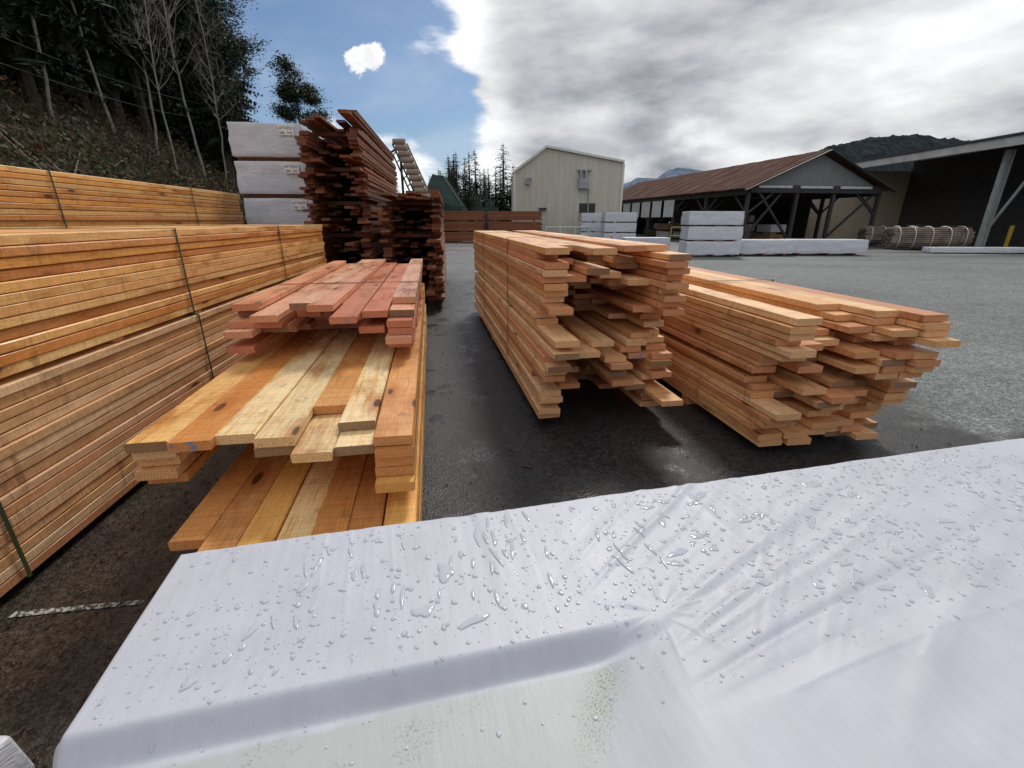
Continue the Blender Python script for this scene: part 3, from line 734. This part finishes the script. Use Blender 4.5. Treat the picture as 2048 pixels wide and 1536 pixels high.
def K():
    e=empty('open_sided_shed',(15.2,31.8,0),math.radians(10)); W_=9.8; L=28; ez=3.65; az=5.75
    mb=MB()
    def slab(x0,z0,x1,z1,th=.08):
        n=28
        for i in range(n):
            y0=-.5+(L+.5)*i/n; y1=-.5+(L+.5)*(i+1)/n-.004; o=.015*(i%2)+R(0,.01)
            mb.add([(x0,y0,z0+o),(x1,y0,z1+o),(x1,y1,z1+o),(x0,y1,z0+o),(x0,y0,z0+th+o),(x1,y0,z1+th+o),(x1,y1,z1+th+o),(x0,y1,z0+th+o)],[(0,3,2,1),(4,5,6,7),(0,1,5,4),(1,2,6,5),(2,3,7,6),(3,0,4,7)])
    slab(-.5,ez-.2,W_/2-.01,az); slab(W_/2+.01,az,W_+.5,ez-.2); mb.build('corrugated_roof',[RUST],parent=e)
    mb=MB(); mb.add([(.4,0,ez+.05),(W_-.4,0,ez+.05),(W_/2,0,az-.15)],[(0,1,2)]); mb.build('gable_cladding',[siding('weathered_grey_cladding',(.20,.215,.215),3)],parent=e)
    mb=MB(); mb.beam((-.6,-.56,ez-.25),(W_/2,-.56,az+.02),.06,.28,0,(0,1,0)); mb.beam((W_/2,-.56,az+.02),(W_+.6,-.56,ez-.25),.06,.28,0,(0,1,0))
    mb.beam((0,-.1,ez-.15),(W_,-.1,ez-.15),.2,.45); mb.beam((-.1,0,ez-.35),(-.1,L,ez-.35),.15,.3); mb.beam((W_+.1,0,ez-.35),(W_+.1,L,ez-.35),.15,.3)
    for i in range(7):
        y=i*L/6
        for x in(0,W_):
            mb.beam((x,y,0),(x,y,ez-.3),.2,.2)
            if i<6: mb.beam((x,y,ez-1.6),(x,y+1.6,ez-.3),.1,.1)
            if i>0: mb.beam((x,y,ez-1.6),(x,y-1.6,ez-.3),.1,.1)
        mb.beam((0,y,ez-1.7),(2.0,y,ez-.2),.12,.12); mb.beam((W_,y,ez-1.7),(W_-2.0,y,ez-.2),.12,.12)
    mb.beam((0,0,.3),(2.4,0,ez-.3),.13,.13);mb.beam((W_*.36,0,0),(W_*.36,0,ez-.2),.2,.2); mb.beam((W_*.36,0,.3),(0.6,0,ez-.2),.12,.12)
    mb.beam((W_*.64,0,0),(W_*.64,0,ez-.2),.2,.2); mb.beam((W_*.64,0,.4),(W_-.3,0,ez-.3),.12,.12)
    mb.build('frame',[DARK],parent=e)
    mb=MB(); mb.box(.4,W_-.4,L-.3,L-.2,0,az-1.2); mb.box(W_+.2,W_+.25,6,L,0,ez-.3); mb.box(3,W_-.2,12,12.1,0,ez-.4); mb.build('rear_wall',[simple('dark_wall',(.07,.06,.05),.8,.3)],parent=e)
    mb=MB()
    for i in range(5): mb.box(-.25,-.22,9+i*2.2,10.7+i*2.2,ez-1.8,ez-.45)
    for i in range(3): mb.box(.5+i*3,2.9+i*3,-.26,-.22,ez-.1,ez+.05)
    mb.build('hanging_sheets',[simple('translucent_sheet',(.5,.53,.55),.6,.2)],parent=e)
    mb=MB()
    rr=random.Random(4)
    for i in range(20):
        x=rr.uniform(.6,W_-2);y=rr.uniform(2,24); z=0
        for k in range(rr.randint(1,3)): mb.box(x,x+rr.uniform(1,1.6),y,y+rr.uniform(1,3),z+.1,z+.62,rr.choice((0,0,1,2))); z+=.68
    mb.build('stored_lumber',[simple('stored_wood',(.3,.17,.09),.7,.4),simple('stored_wrap',(.55,.56,.58),.5,.1),simple('stored_dark',(.08,.07,.06),.8,.3)],parent=e)
    mb=MB()
    for z in(.6,1.15): mb.tube((-4,2,z),(-.6,1,z),.035,.035,6)
    for i in range(5): mb.tube((-4+i*.85,2-i*.25,0),(-4+i*.85,2-i*.25,1.15),.035,.035,6)
    mb.build('handrail',[simple('yellow_rail',(.4,.34,.08),.6,.2)],parent=e)
K()
def Lb():
    e=empty('open_front_warehouse',(27.8,0,0),0)
    mb=MB(); mb.add([(-.1,10,6.0),(15,10,6.9),(15,42,6.9),(-.1,42,6.0),(-.1,10,6.12),(15,10,7.02),(15,42,7.02),(-.1,42,6.12)],[(0,3,2,1),(4,5,6,7),(0,1,5,4),(1,2,6,5),(2,3,7,6),(3,0,4,7)])
    mb.build('roof',[DARK],parent=e)
    mb=MB(); mb.box(0,.2,10,41.9,5.5,5.98); mb.build('fascia_beam',[simple('fascia_paint',(.50,.50,.47),.7,.25,1)],parent=e)
    mb=MB(); mb.box(-3.2,14,41.3,41.5,0,5.4); mb.build('end_wall',[BEIGE2],parent=e)
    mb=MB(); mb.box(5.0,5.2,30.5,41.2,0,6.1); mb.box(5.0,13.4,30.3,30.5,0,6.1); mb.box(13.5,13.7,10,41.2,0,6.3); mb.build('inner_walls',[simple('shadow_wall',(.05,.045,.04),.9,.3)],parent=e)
    mb=MB()
    for y in(14,21.8,29.6):
        mb.box(1.0,1.10,y-.13,y+.13,0,5.45); mb.box(1.3,1.40,y-.13,y+.13,0,5.45); mb.box(1.10,1.3,y-.03,y+.03,0,5.45)
        mb.beam((1.2,y-.2,1.2),(1.2,y-2.3,5.45),.11,.11)
        mb.beam((.2,y,5.85),(13.5,y,6.65),.2,.4)
    mb.build('columns',[STEEL],parent=e)
    mb=MB()
    for (x,y) in((2.2,29),(2.6,26.5)): mb.tube((x,y,0),(x,y,1.3),.11,.11,12)
    mb.build('bollards',[simple('yellow_paint',(.45,.32,.03),.5,.2)],parent=e)
    mb=MB(); rr=random.Random(2)
    for i in range(14):
        x=rr.uniform(2.5,4.2) if i<7 else rr.uniform(5.5,12);y=rr.uniform(31,40) if i<7 else rr.uniform(22,28); z=0
        for k in range(rr.randint(1,2)): mb.box(x,x+rr.uniform(.6,1.4),y,y+1.2,z+.1,z+.6,rr.choice((0,1))); z+=.66
    mb.build('stored_packs',[simple('stored_brown',(.12,.07,.04),.7,.4),simple('stored_grey',(.14,.14,.14),.7,.3)],parent=e)
Lb()
# rounded, banded bundles of weathered stakes lying by the warehouse
STK=simple('weathered_stakes',(.20,.155,.125),.8,.5,2); BAND=simple('white_band',(.6,.6,.6),.5,.1)
for (x,y) in((24.9,27.3),(27.0,28.6),(26.2,31.2)):
    mb=MB(); rr=random.Random(int(x*10)); W2=.95; Hh=.62
    for l in range(11):
        for c in range(18):
            u=(c-8.5)/9; v=(l+.5)/11*2-1
            if abs(u)**2.6+abs(v)**2.6>1.0: continue
            mb.tube((u*W2,rr.uniform(-.08,.08),Hh+v*(Hh-.06)),(u*W2,2.9+rr.uniform(-.08,.08),Hh+v*(Hh-.06)),.052,.052,6,0,True,(rr.random(),rr.random(),.5))
    for yy in(.3,1.1,1.9,2.6):
        pts=[(math.copysign(abs(math.cos(a))**.77,math.cos(a))*(W2+.06),yy,Hh+math.copysign(abs(math.sin(a))**.77,math.sin(a))*(Hh+.01)) for a in [i*math.pi/12 for i in range(25)]]
        for p_,q_ in zip(pts[:-1],pts[1:]): mb.tube(p_,q_,.022,.022,5,1,False)
    mb.build('stake_bundle',[STK,BAND],loc=(x,y,0),rz=math.radians(68))
def mill():
    e=empty('mill_conveyor',(-7.6,38.5,0),0)
    mb=MB()
    vs=[(0.6,0,0),(3.6,0,0),(3.6,5,0),(0.6,5,0),(.6,0,3.2),(3.6,0,2.6),(3.6,5,2.6),(.6,5,3.2),(1.3,1,5.0),(2.1,1,4.9),(2.1,4,4.9),(1.3,4,5.0)]
    mb.add(vs,[(0,1,5,4),(1,2,6,5),(2,3,7,6),(3,0,4,7),(4,5,9,8),(5,6,10,9),(6,7,11,10),(7,4,8,11),(8,9,10,11)])
    for i in range(9): mb.beam((.7+i*.35,-.04,.1),(.7+i*.35,-.04,2.6),.06,.06)
    for i in range(8): mb.beam((2.1,1+i*.4,4.92),(3.65,i*.65,2.62),.05,.09)
    mb.box(4.4,6.4,2,4,0,2.6); mb.box(4.6,5.0,2.2,3,2.6,3.5); mb.box(5.4,5.55,2.2,2.4,2.6,4.2)
    mb.tube((5.8,3,2.6),(5.8,3,3.2),.4,.2,12)
    for z in(3.2,3.6): mb.beam((4.4,2.05,z),(6.4,2.05,z),.04,.04)
    for i in range(5): mb.beam((4.4+i*.5,2.05,2.6),(4.4+i*.5,2.05,3.6),.04,.04)
    mb.build('green_hopper',[GREEN],parent=e)
    mb=MB()
    a=Vector((-.2,-3,6.4)); b=Vector((1.9,-5,2.2))
    for s in(-.5,.5):
        for dz in(0,.7): mb.beam(a+Vector((s,0,dz-.5)),b+Vector((s,0,dz-.5)),.08,.08)
        for i in range(8):
            p=a.lerp(b,i/8);q=a.lerp(b,(i+1)/8); mb.beam(p+Vector((s,0,-.5)),q+Vector((s,0,.2)),.05,.05)
    for p in(a,a.lerp(b,.5)): mb.beam(p+Vector((0,0,-.4)),(p.x,p.y,0),.15,.15)
    mb.beam(a+Vector((-1.2,.5,-.5)),a+Vector((-1.2,.5,-6)),.12,.12); mb.beam(a+Vector((-1.2,.5,-.5)),a,.1,.1)
    mb.box(-1.6,-1.0,-3,-2.4,4.8,5.6); mb.build('truss',[GREEN],parent=e)
    mb=MB()
    for i in range(11):
        p=a.lerp(b,i/10.5)+Vector((0,-.15,.3)); mb.tube(p+Vector((-.42,0,0)),p+Vector((.42,0,.0)),.20,.20,10)
    mb.build('conveyor_rolls',[simple('pale_rolls',(.36,.27,.21),.7,.3)],parent=e)
mill()
mb=MB()
for z in(.5,1.1): mb.tube((2.6,37,z),(6,37,z),.05,.05,6)
for i in range(4): mb.tube((2.6+i*1.1,37,0),(2.6+i*1.1,37,1.1),.05,.05,6)
mb.build('pipe_fence',[TRIM])
mb=MB()
for k,(dz) in enumerate((0,.9,-3.0)):
    p=Vector((-16.5,10,7.0+dz));q=Vector((-23,46,10.0+dz)); last=p
    for i in range(1,25):
        t=i/24; c=p.lerp(q,t)-Vector((0,0,1.2*4*t*(1-t))); mb.tube(last,c,.012,.012,4,0,False); last=c
mb.build('power_lines',[simple('cable',(.09,.09,.09),.6,.1)])
# ---------------------------------------------------------------- sky and sun
SUN_AZ,SUN_EL=math.radians(14),math.radians(46)
w=bpy.data.worlds.new('World'); S.world=w; w.use_nodes=True; t=NT(w.node_tree); bg=w.node_tree.nodes['Background']
sky=t.new('ShaderNodeTexSky',sky_type='NISHITA'); sky.sun_disc=False; sky.sun_elevation=SUN_EL; sky.sun_rotation=SUN_AZ
g=t.new('ShaderNodeTexCoord').outputs['Generated']; x,y,z=t.sep(g)
den=t.M('ADD',t.M('MAXIMUM',z,0.),.75)
p=t.comb(t.M('DIVIDE',x,den),t.M('DIVIDE',y,den),t.M('MULTIPLY',z,2.3))
dv=(.03,.04,.18)
def dens(pp): return t.M('ADD',t.M('MULTIPLY',t.noise(pp,2.1,6,.48,.1),.64),t.M('MULTIPLY',t.noise(pp,5.2,6,.55,.1),.36))
n=dens(p); ns=dens(t.V('ADD',p,dv))
bias=t.M('MULTIPLY',t.ss(-.13,.03,t.M('ADD',x,t.M('MULTIPLY',t.M('SUBTRACT',z,.2),.10))),.30)
bias=t.M('SUBTRACT',bias,t.M('MULTIPLY',t.ss(-.02,-.12,x),.03))
bias=t.M('ADD',bias,t.M('MULTIPLY',t.ss(.19,.08,z),.15))
bias=t.M('ADD',bias,t.M('MULTIPLY',t.ss(.325,.42,z),.13))
wob=t.noise(g,14,5,.65)
c0=t.V('LENGTH',t.V('MULTIPLY',t.V('SUBTRACT',g,(-.250,.933,.262)),(1.,1.,2.0)))
c0=t.M('ADD',c0,t.M('MULTIPLY',t.M('SUBTRACT',wob,.5),.15))
bias=t.M('ADD',bias,t.M('MULTIPLY',t.ss(.065,.01,c0),.20))
bias=t.M('ADD',bias,t.M('MULTIPLY',t.ss(.2,-.4,y),.15))
dd=t.M('ADD',n,bias)
cov=t.ss(.565,.64,dd)
thick=t.ss(.66,.90,dd)
rel=t.M('SUBTRACT',n,ns)
lum=t.M('ADD',t.M('ADD',.97,t.M('MULTIPLY',thick,-.58)),t.M('MULTIPLY',rel,3.0))
lum=t.M('ADD',lum,t.M('MULTIPLY',t.ss(.22,.07,z),.20))
lum=t.M('ADD',lum,t.M('MULTIPLY',t.M('MULTIPLY',t.ss(.22,.36,z),t.ss(.5,.1,x)),.12))
lum=t.M('SUBTRACT',lum,t.M('MULTIPLY',t.M('MULTIPLY',t.ss(.1,.45,x),t.ss(.10,.2,z)),.08))
lum=t.M('ADD',lum,t.M('MULTIPLY',t.ss(.1,-.5,y),.22))  # clouds behind the camera brightened, an added fill for camera-facing sides
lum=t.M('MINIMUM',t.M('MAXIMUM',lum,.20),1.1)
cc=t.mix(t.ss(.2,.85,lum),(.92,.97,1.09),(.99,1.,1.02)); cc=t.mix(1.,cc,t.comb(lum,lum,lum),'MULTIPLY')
blue=t.V('MULTIPLY',sky.outputs[0],(.052,.064,.077))
wisp=t.M('MULTIPLY',t.ss(.42,.72,t.noise(t.V('MULTIPLY',p,(1.,.4,1.)),2.2,5,.6,.6)),.4)
blue=t.mix(wisp,blue,(.62,.70,.82))
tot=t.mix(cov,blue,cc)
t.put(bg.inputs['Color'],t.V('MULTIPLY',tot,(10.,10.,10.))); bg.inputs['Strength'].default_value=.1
sl=bpy.data.lights.new('sun','SUN'); sl.energy=2.1; sl.angle=math.radians(13); sl.color=(1,.95,.88)
so=bpy.data.objects.new('sun',sl); S.collection.objects.link(so)
dirv=Vector((math.sin(SUN_AZ)*math.cos(SUN_EL),math.cos(SUN_AZ)*math.cos(SUN_EL),math.sin(SUN_EL)))
so.rotation_euler=dirv.to_track_quat('Z','Y').to_euler()
# ---------------------------------------------------------------- camera
cam=bpy.data.cameras.new('camera'); co=bpy.data.objects.new('camera',cam); S.collection.objects.link(co); S.camera=co
cam.sensor_width=36; cam.lens=16.08; cam.clip_start=.02; cam.clip_end=3000
co.location=(0,0,1.6); co.rotation_euler=(math.radians(90-19.7),0,0)
